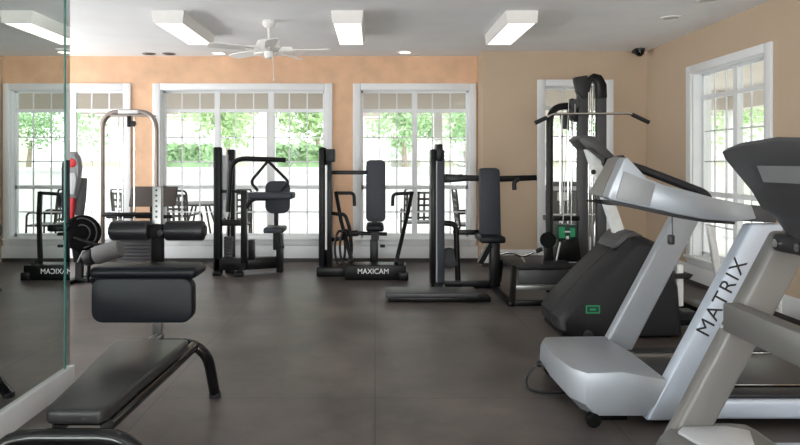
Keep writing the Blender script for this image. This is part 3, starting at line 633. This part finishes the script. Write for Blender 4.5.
# ------------------------------------------------------------------ treadmill with lettered uprights
def treadmill_hood(n, x0, x1, y0, y1, zt):
    lay = []
    for z, f, ins, k in ((.058, .06, .02, 0), (.12, 0, 0, 0), (zt - .035, .006, .002, .8), (zt - .01, .016, .012, 1), (zt, .05, .035, 1)):
        u = .032 * k
        lay.append([(x0 + f + .05, y0 + ins, z + u), (x0 + f, y0 + .11, z + u * .8), (x0 + f - .008, (y0 + y1) / 2, z), (x0 + f + .01, y1 - .13, z - u * .4), (x0 + f + .06, y1 - ins, z - u * .6), (x1 - ins, y1 - ins, z - u * .5), (x1 - ins * .5, (y0 + y1) / 2, z), (x1 - ins, y0 + ins, z), ((x0 + x1) / 2, y0 + ins, z + u * 1.2)])
    return MB().loft(lay)
def treadmill_b():
    t = thing('treadmill', 'silver treadmill with lettered upright and curved silver console arms', 'treadmill', (2.0, 3.68, 0))
    Y0, Y1 = 3.24, 4.12
    h = treadmill_hood(0, 1.0, 1.47, Y0, Y1, .25).build('hood', 'silver', t, smooth=25)
    MB().ell((1.20, 3.86, .236), (.03, .05, .006), 16).build('hood_badge', 'lightgrey', h)
    for yy in (3.245, 4.05): MB().cyl((1.095, yy, .036), (1.095, yy + .045, .036), .036, 18, .006).build('wheel', 'matteblack', t, smooth=20)
    for a, b in ((Y0, Y0 + .15), (Y1 - .15, Y1)):
        r = MB().box((1.42, a, .045), (3.12, b, .142), .016, 3).build('side_rail', 'silverblue', t)
        MB().box((1.42, a + .02, .142), (3.1, b - .02, .162), .005).build('foot_rail', 'dark', r)
    MB().box((1.42, Y0 + .15, .06), (3.1, Y1 - .15, .158), .01).build('belt', 'belt', t)
    MB().box((1.42, Y0 + .149, .155), (3.08, Y0 + .162, .166)).build('deck_strip', 'chrome', t)
    MB().box((1.45, Y1 - .162, .155), (3.08, Y1 - .149, .166)).build('deck_strip', 'chrome', t)
    MB().box((3.0, Y0 + .02, 0), (3.1, Y1 - .02, .06), .01).box((1.15, Y0 + .1, .0), (1.3, Y1 - .1, .05), .01).build('foot', 'black', t)
    # uprights
    def upr(y0, y1):
        return MB().prism([(1.352, y0, .04), (1.54, y0, .04), (2.05, y0, 1.02), (1.875, y0, 1.02)], (0, y1 - y0, 0), .012, 3)
    u = upr(Y0 - .004, Y0 + .075).build('upright', 'silverblue', t)
    upr(Y1 - .075, Y1).build('upright', 'silver', t)
    d = Vector((.515, 0, .975)).normalized()
    a = P(709, 333, Y0); b = P(739, 264, Y0)
    c = (a + b) / 2 ; c.y = Y0 - .0055
    lettering('MATRIX', .104, face_cam(c + Vector((-.012, 0, .006)), d), 'ink', u, ext=.0008, sx=1.04, sp=1.13)
    # console and handrails
    YH = 3.25
    arm = [(608, 197), (613, 183), (624, 159), (628, 157), (647, 178), (664, 185), (690, 191), (715, 198), (738, 203), (752, 205), (757, 219), (735, 222), (705, 219.5), (680, 215), (655, 209.5), (630, 204), (610, 200)]
    MB().pxprism(arm, YH, .09, .008).build('handrail', 'silver', t)
    MB().pxprism([(624, 171), (645, 179.5), (656, 184), (650, 206.5), (616, 199)], YH - .006, .01, .003).build('rail_inlay', 'grey', t)
    MB().pxprism([(608, 200), (630, 204), (655, 209.5), (680, 215), (705, 219.5), (735, 222), (735, 224.5), (705, 222.5), (680, 218.5), (655, 213), (630, 207.5), (608, 203)], YH + .01, .07).build('rail_trim', 'dark', t)
    MB().pxprism([(738, 204), (776, 207), (778, 223), (736, 221)], YH + .01, .07, .01).build('rail_grip', 'charcoal', t)
    q = [(P(px_, py_, YH).x, P(px_, py_, YH).z) for px_, py_ in ((608, 197), (613, 183), (624, 159), (628, 157), (642, 172), (650, 196), (630, 202))]
    sh = lambda dx, y, k=1: [(a + dx + (0), y, b) for a, b in q]
    mid = [(a, 3.57 - .14 * min(1, max(0, (b - 1.14) / .21)), b) for a, b in q]
    MB().loft([sh(0, YH + .09), mid, sh(.12, 3.8), sh(.21, 4.08)]).build('console', 'taupe', t)
    MB().loft([[(a + dx, y, b) for a, b in ((P(629, 157, YH).x, P(629, 157, YH).z + .004), (P(645, 176, YH).x + .03, P(645, 176, YH).z - .02), (P(645, 176, YH).x + .04, P(645, 176, YH).z - .01), (P(629, 157, YH).x + .012, P(629, 157, YH).z + .012))] for dx, y in ((0, YH + .11), (0, 3.44), (.12, 3.8), (.2, 4.04))]).build('display', 'blackgloss', t)
    MB().tube([(1.42, 4.05, 1.335), (1.61, 4.05, 1.305), (2.07, 4.05, 1.13), (2.1, 4.05, 1.02)], .026, 12, .08).build('handrail', 'dark', t)
    MB().pxprism([(608 - 4, 203), (626, 203), (622, 206), (607, 205)], 3.3, .3).build('console_edge', 'dark', t)
    MB().tube([P(672, 212, YH + .03), P(672.5, 236, YH + .03)], .003, 6).px(669.5, 235, 675.5, 245, YH + .01, .03, .008).build('safety_key', 'ink', t)
treadmill_b()

t = thing('power_cord', 'black power cord looping from the silver hood to the floor', 'cord', (0.9, 3.8, 0))
MB().tube([(.985, 3.86, .13), (.96, 3.86, .13), (.895, 3.85, .06), (.885, 3.8, .008), (.93, 3.74, .008), (1.08, 3.72, .008), (1.2, 3.75, .008)], .007, 8, .06).build('cable', 'ink', t)
MB().cyl((.965, 3.86, .13), (.986, 3.86, .13), .018, 12).build('plug', 'ink', t)

# ------------------------------------------------------------------ nearest treadmill
def treadmill_a():
    t = thing('treadmill', 'taupe treadmill nearest the camera with dark bowl-backed console', 'treadmill', (1.9, 2.46, 0))
    Y0, Y1 = 2.05, 2.86
    lay = []
    for z, f in ((.04, .03), (.1, 0), (.15, .03), (.18, .07), (.19, .12)):
        lay.append([(1.2 + f, Y0 + .1, z), (1.17 + f, 2.45, z), (1.2 + f, Y1 - .06, z), (1.26 + f, Y1 - f * .2, z), (1.5, Y1 - f * .2, z), (1.72 - f * 1.4, Y1 - f * .2, z), (1.72 - f * 1.4, Y0 + f * .2, z), (1.26 + f, Y0 + f * .2, z)])
    MB().loft(lay).build('hood', 'taupe', t, smooth=50)
    MB().prism([(1.27, Y1 - .13, .185), (1.31, Y1 - .09, .19), (1.5, Y1 - .08, .19), (1.58, Y1 - .12, .185), (1.5, Y1 - .3, .19), (1.31, Y1 - .3, .19)], (0, 0, .015), .006).build('hood_cap', 'lightgrey', t)
    for a, b in ((Y0, Y0 + .14), (Y1 - .14, Y1)): MB().box((1.6, a, .04), (3.2, b, .1), .015, 3).build('side_rail', 'silverblue', t)
    MB().box((1.6, Y0 + .14, .05), (3.18, Y1 - .14, .13), .01).build('belt', 'belt', t)
    MB().box((3.05, Y0 + .02, 0), (3.15, Y1 - .02, .05), .01).box((1.3, Y0 + .1, 0), (1.5, Y1 - .1, .045)).build('foot', 'black', t)
    for a in (Y1 - .085, Y0):
        MB().prism([(1.25, a, .12), (1.41, a, .12), (1.9, a, 1.03), (1.73, a, 1.03)], (0, .085, 0), .02, 3).build('upright', 'taupe', t)
    MB().box((1.50, Y0 + .02, .60), (1.58, Y1 - .05, .725), .012, 2).build('crossbar', 'taupe', t)
    MB().cyl(P(721, 326, 2.768), P(721, 326, 2.78), .009, 12).build('bolt', 'grey', t)
    yc = 2.46; lay = []
    for z, hw, xa, xb in ((1.02, .26, 1.69, 1.85), (1.1, .30, 1.655, 1.84), (1.13, .34, 1.625, 1.82), (1.2, .365, 1.60, 1.8), (1.345, .455, 1.53, 1.74), (1.375, .47, 1.525, 1.73), (1.39, .46, 1.54, 1.72)):
        lay.append([(xa + .04, yc - hw, z), (xa, yc - hw * .6, z + (.02 if z > 1.3 else 0)), (xa - .015, yc, z + (.035 if z > 1.3 else 0)), (xa, yc + hw * .6, z + (.02 if z > 1.3 else 0)), (xa + .04, yc + hw, z), (xb, yc + hw, z), (xb, yc - hw, z)])
    c = MB().loft(lay).build('console', 'charcoal', t, smooth=28)
    MB().loft([[(1.553 - k * .012, 2.60, z) , (1.545 - k * .012, 2.02, z), (1.61, 2.02, z), (1.61, 2.62, z)] for k, z in ((0, 1.25), (2.2, 1.315))]).build('console_stripe', 'grey', c)
    b = MB().box((1.68, Y0 + .03, .955), (1.86, Y1 - .1, 1.03), .02, 3).build('console_bracket', 'dark', t)
    for yy in (2.72, 2.58): MB().cyl((1.672, yy, .99), (1.684, yy, .99), .017, 14).build('bracket_bolt', 'chrome', b)
treadmill_a()

# right wall outlet
Y = 5.52
t = thing('wall_outlet', 'small white outlet low on the right wall baseboard', 'outlet', (XR - .02, Y, .1))
MB().box((XR - .026, Y - .04, .055), (XR - .0185, Y + .04, .165), .003).build('cover_plate', 'fixture', t)
MB().box((XR - .028, Y - .015, .075), (XR - .026, Y + .015, .1)).box((XR - .028, Y - .015, .12), (XR - .026, Y + .015, .145)).build('socket', 'lightgrey', t)
t = thing('plug_cord', 'short black cord plugged in at the right wall baseboard', 'cord', (XR - .05, 5.5, .0))
MB().tube([(XR - .03, Y, .13), (XR - .06, Y - .0, .135), (XR - .11, Y + .03, .1), (XR - .13, Y + .06, .01), (XR - .15, Y + .3, .01)], .008, 8, .04).build('cable', 'ink', t)
MB().box((XR - .06, Y - .014, .117), (XR - .0285, Y + .014, .147), .005).build('plug', 'ink', t)

# ------------------------------------------------------------------ outdoors
struct(MB().box((-16, YB + .21, -.2), (XR + .21, 22.0, -.06)).box((XR + .21, -3, -.2), (9, 22.0, -.06)), 'patio_ground', 'concrete')
struct(MB().box((-40, 22.01, -.3), (45, 60, -.08)).box((9.01, -6, -.3), (45, 22.0, -.08)), 'lawn_ground', 'lawn')
struct(MB().box((-12, YB + .21, 2.62), (6.6, 12.0, 2.7)).box((XR + .21, 1, 2.62), (6.6, YB + .2, 2.7)), 'porch_roof', 'soffit')
struct(MB().box((-12, 11.8, 2.27), (6.6, 12.0, 2.62)), 'porch_beam', 'soffit')
struct(MB().box((6.4, 1, 2.27), (6.6, 11.79, 2.62)), 'porch_side_beam', 'soffit')
for k, (x, y) in enumerate(((-9.8, 11.9), (-5.6, 11.9), (-1.9, 11.9), (1.15, 11.9), (6.5, 11.9), (6.5, 6.2))):
    labs = ['square white porch post far left beyond the patio', 'square white porch post behind the cable station', 'square white porch post behind the arm extension machine', 'square white porch post behind the shoulder press', 'square white porch post at the outer porch corner', 'square white porch post outside the right wall window']
    t = thing('porch_post', labs[k], 'post', (x, y, -.06), 'white porch posts')
    MB().box((x - .075, y - .075, -.06), (x + .075, y + .075, 2.27), .006).build('shaft', 'white', t)
    MB().box((x - .11, y - .11, -.06), (x + .11, y + .11, .12), .01).build('plinth', 'white', t)

def patio_chair(name, solid):
    t = thing(name, '', 'patio chair', (0, 0, 0))
    w = .27
    bk = MB()
    if solid:
        bk.box((-w + .02, .2, .48), (w - .02, .23, .98), .012)
    else:
        for k in range(6): bk.bar((-w + .04 + k * (2 * w - .08) / 5, .21, .46), (-w + .04 + k * (2 * w - .08) / 5, .25, .92), .035, .012)
        for k in range(5): bk.bar((-w, .215 + k * .008, .5 + k * .1), (w, .215 + k * .008, .5 + k * .1), .035, .012)
    bk.build('back', 'patiobrown' if solid else 'patiometal', t)
    MB().tube([(-w, .2, .42), (-w, .26, .97), (w, .26, .97), (w, .2, .42)], .016, 8, .07).build('back_frame', 'patiometal', t)
    MB().box((-w, -.25, .4), (w, .22, .425), .01).build('seat', 'patiobrown' if solid else 'patiometal', t)
    for sx in (-1, 1):
        MB().tube([(sx * w, .24, .6), (sx * w, -.22, .62), (sx * w, -.24, 0)], .016, 8, .08).build('arm', 'patiometal', t)
        MB().tube([(sx * w, .2, .42), (sx * w, .28, 0)], .016, 8).build('leg', 'patiometal', t)
    return t
def place(o, x, y, rz, label, group):
    o.location = (x, y, -.06); o.rotation_euler = (0, 0, R(rz)); o['label'] = label; o['group'] = group
c0 = patio_chair('patio_chair', False)
G = 'patio chairs outside the windows'
lat = [(-2.95, 9.75, 168, 'lattice-backed metal patio chair outside, left of the arm machine column'), (-2.25, 10.3, 195, 'lattice-backed metal patio chair outside, right behind the arm machine column'),
       (-3.75, 10.2, 150, 'lattice-backed metal patio chair outside, seen behind the cable station'), (.72, 10.6, 185, 'lattice-backed metal patio chair outside, seen beside the shoulder press column'), (1.5, 10.2, 90, 'lattice-backed metal patio chair outside, turned sideways behind the shoulder press')]
for k, (x, y, a, l) in enumerate(lat): place(c0 if k == 0 else copy_tree(c0), x, y, a, l, G)
# preacher bench inside by the wall, half hidden by the sit-up bench post
def preacher():
    Y = 8.3; o = P(152, 250, Y); o.z = 0
    t = thing('preacher_curl_bench', 'dark padded preacher bench against the orange wall behind the sit-up bench post', 'exercise bench', o)
    MB().prism([P(131, 188, Y), P(177, 188, Y), P(175, 207, Y - .12), P(128, 207, Y - .12)], (0, .07, .02), .015, 3).build('arm_pad', 'patiobrown', t)
    MB().px(106, 215, 172, 218.5, Y - .02, .06, .006).build('crossbar', 'black', t)
    MB().box((o.x - .03, Y, .04), (o.x + .03, Y + .06, .9), .006).build('post', 'black', t)
    MB().box((o.x - .3, Y - .02, 0), (o.x + .3, Y + .07, .05), .008).box((o.x - .03, Y - .2, 0), (o.x + .03, Y + .2, .05), .008).build('base', 'black', t)
preacher()
def patio_table(x, y, label):
    t = thing('patio_table', label, 'patio table', (x, y, -.06), 'round patio tables')
    MB().cyl((x, y, .6), (x, y, .63), .5, 32, .008).build('table_top', 'patiometal', t)
    for k in range(4):
        a = R(45 + 90 * k); MB().tube([(x + .15 * math.cos(a), y + .15 * math.sin(a), .6), (x + .38 * math.cos(a), y + .38 * math.sin(a), -.06)], .018, 8).build('leg', 'patiometal', t)
patio_table(-3.0, 11.2, 'round dark patio table outside between the patio chairs')
patio_table(3.2, 11.2, 'round dark patio table outside the narrow right window')
# covered grill outside the narrow window
x, y = 2.82, 9.6
t = thing('covered_grill', 'grey cloth-covered barbecue grill outside the narrow window', 'grill', (x, y, -.06))
rg = lambda a, b, z: [(x + a * sx, y + b * sy, z) for sx, sy in ((-1, -1), (0, -1.15), (1, -1), (1.1, 0), (1, 1), (0, 1.15), (-1, 1), (-1.1, 0))]
MB().loft([rg(.34, .26, -.06), rg(.33, .25, .4), rg(.36, .28, .62), rg(.36, .28, .8), rg(.3, .22, .96), rg(.15, .1, 1.04)]).build('cloth_cover', 'cover', t, smooth=60)
MB().box((x - .22, y - .335, .78), (x - .08, y - .325, .9)).build('care_tag', 'paleink', t)

def tree(name, x, y, h, r, m, label, n=1100):
    t = thing(name, label, 'tree', (x, y, -.1), 'trees beyond the patio')
    MB().tube([(x, y, -.1), (x + .05, y, h * .4), (x, y + .05, h * .7)], [.14, .1, .05], 8).build('trunk', 'bark', t)
    bm = MB(); b = bm.bm
    cl = [(random.gauss(0, .5), random.gauss(0, .5), random.gauss(0, .42)) for _ in range(26)]
    for k in range(n):
        c = random.choice(cl); v = Vector([random.gauss(0, .2) for _ in range(3)])
        p = Vector((x, y, h - r * .2)) + Vector((c[0] + v.x, c[1] + v.y, c[2] + v.z)) * r * .75
        u = Vector([random.gauss(0, 1) for _ in range(3)]).normalized(); w = u.orthogonal().normalized(); s = random.uniform(.06, .13)
        b.faces.new([b.verts.new(p + u * s), b.verts.new(p + w * s * .5), b.verts.new(p - u * s), b.verts.new(p - w * s * .5)])
    bm.build('foliage', m, t)
for k, (x, y, h, r, m, l) in enumerate(((-4.6, 20.2, 3.0, 1.3, 'leaf', 'light green tree seen through the middle of the triple window'), (-1.6, 18, 2.8, 1.2, 'leaf', 'light green tree seen through the right third of the triple window'),
        (.9, 20.5, 2.9, 1.3, 'leaf2', 'green tree seen through the left half of the double window'), (3.2, 23, 3.2, 1.6, 'leaf2', 'green tree far behind the shoulder press'), (-9.6, 19, 2.8, 1.6, 'leaf2', 'green tree seen in the leftmost window'),
        (11.2, 20, 3.2, 2.0, 'leaf', 'light green tree outside the right wall window'), (17.5, 22.5, 3.0, 1.6, 'leaf2', 'mid green tree at right outside the right wall window'), (8.6, 23, 3, 1.6, 'leaf2', 'green tree outside the narrow window, far off'))):
    tree('tree', x, y, h, r, m, l)
def hedge(x0, x1, y, label):
    bm = MB(); b = bm.bm
    for k in range(1200):
        p = Vector((random.uniform(x0, x1), y + random.uniform(-.35, .35), random.uniform(1.4, 1.72) + random.uniform(-.08, .08)))
        u = Vector([random.gauss(0, 1) for _ in range(3)]).normalized(); w = u.orthogonal().normalized(); s = random.uniform(.07, .13)
        b.faces.new([b.verts.new(p + u * s), b.verts.new(p + w * s * .6), b.verts.new(p - u * s), b.verts.new(p - w * s * .6)])
    bm.box((x0 + .1, y - .22, 1.165), (x1 - .1, y + .22, 1.65))
    tag(bm.build('hedge', 'leaf2', loc=((x0 + x1) / 2, y, 1.16)), label, 'hedge')
struct(MB().box((-12, 16.0, -.07), (8.5, 17.6, 1.16)).box((-12, 15.95, 1.1), (8.5, 16.05, 1.2)), 'wall_garden', 'white')
hedge(-2.6, -1.1, 16.8, 'low green hedge on the white garden wall, behind the arm extension machine')
hedge(-5.6, -4.3, 17.0, 'low green hedge on the white garden wall, seen left of the arm machine column')
def house(x0, x1, y, h, label):
    t = thing('neighbouring_house', label, 'house', ((x0 + x1) / 2, y, -.1), 'pale houses beyond the lawn')
    MB().box((x0, y, -.1), (x1, y + 6, h)).build('wall', 'house', t)
    MB().prism([(x0 - .4, y - .4, h), (x1 + .4, y - .4, h), (x1 + .4, y + 3, h + 1.8), (x0 - .4, y + 3, h + 1.8)], (0, .1, .1)).build('roof', 'roofm', t)
    n = max(2, int((x1 - x0) / 2.4))
    for k in range(n):
        cx = x0 + (k + .5) * (x1 - x0) / n
        w = MB().box((cx - .55, y - .06, .9), (cx + .55, y - .01, 2.3)).build('window', 'white', t)
        MB().box((cx - .47, y - .08, .98), (cx - .03, y - .06, 2.22)).box((cx + .03, y - .08, .98), (cx + .47, y - .06, 2.22)).build('pane', 'lightgrey', w)
    r = MB()
    for k in range(int((x1 - x0) / .16)): r.box((x0 + k * .16, y - 1.2, 1.5), (x0 + k * .16 + .04, y - 1.16, 2.4))
    r.box((x0, y - 1.22, 2.4), (x1, y - 1.14, 2.46)).box((x0, y - 1.22, 1.42), (x1, y - .07, 1.5)).build('balcony_rail', 'white', t)
house(-14, -5.0, 26, 3.2, 'pale house with balcony rail seen through the left windows')
house(-.5, 9, 30, 3.4, 'pale house seen through the double window')
house(14, 24, 27, 3.2, 'pale house seen through the right wall window')

# ------------------------------------------------------------------ light, sky, camera
w = bpy.data.worlds.new('sky'); scn.world = w; w.use_nodes = True; nt = w.node_tree
bg = nt.nodes['Background']; sky = nt.nodes.new('ShaderNodeTexSky'); sky.sky_type = 'HOSEK_WILKIE'; sky.turbidity = 6; sky.ground_albedo = .5
sky.sun_direction = Vector((.5, -.6, .6)).normalized()
mx = nt.nodes.new('ShaderNodeMixRGB'); mx.inputs['Fac'].default_value = .8; mx.inputs['Color2'].default_value = (1, 1, 1, 1)
nt.links.new(sky.outputs[0], mx.inputs['Color1']); nt.links.new(mx.outputs[0], bg.inputs['Color'])
bg.inputs['Strength'].default_value = 3.4

def fill_light(name, loc, rot, sx, sy, e, col=(1, 1, 1)):  # area lamp added in an unseen opening to brighten room and ceiling
    l = bpy.data.lights.new(name, 'AREA'); l.shape = 'RECTANGLE'; l.size = sx; l.size_y = sy; l.energy = e; l.color = col
    o = bpy.data.objects.new(name, l); COL.objects.link(o); o.location = loc; o.rotation_euler = rot
for k, (h, e) in enumerate(((hF, 105), (hG, 105))): fill_light('window_daylight', (XL - .05, (h[0] + h[1]) / 2, 1.3), (0, R(-108), 0), 1.9, 1.6, e)
for k, (h, e) in enumerate(((hH, 175), (hI, 175))): fill_light('window_daylight', ((h[0] + h[1]) / 2, YR - .05, 1.3), (R(124), 0, 0), 1.7, 1.9, e)
cam = bpy.data.cameras.new('camera'); co = bpy.data.objects.new('camera', cam); COL.objects.link(co)
co.location = (0, 0, H); co.rotation_euler = (R(90), 0, 0)
cam.sensor_fit = 'HORIZONTAL'; cam.sensor_width = 36; cam.lens = F / 800 * 36
cam.shift_x = (400 - CX) / 800; cam.shift_y = -(222.5 - CY) / 800; cam.clip_start = .05; cam.clip_end = 200
scn.camera = co
vs = scn.view_settings; vs.view_transform = 'Standard'; vs.look = 'None'; vs.gamma = 1; vs.use_curve_mapping = False; vs.exposure = 0.0
scn.cycles.use_denoising = True; scn.cycles.max_bounces = 10; scn.cycles.diffuse_bounces = 5; scn.cycles.transparent_max_bounces = 12
scn.cycles.sample_clamp_indirect = 6
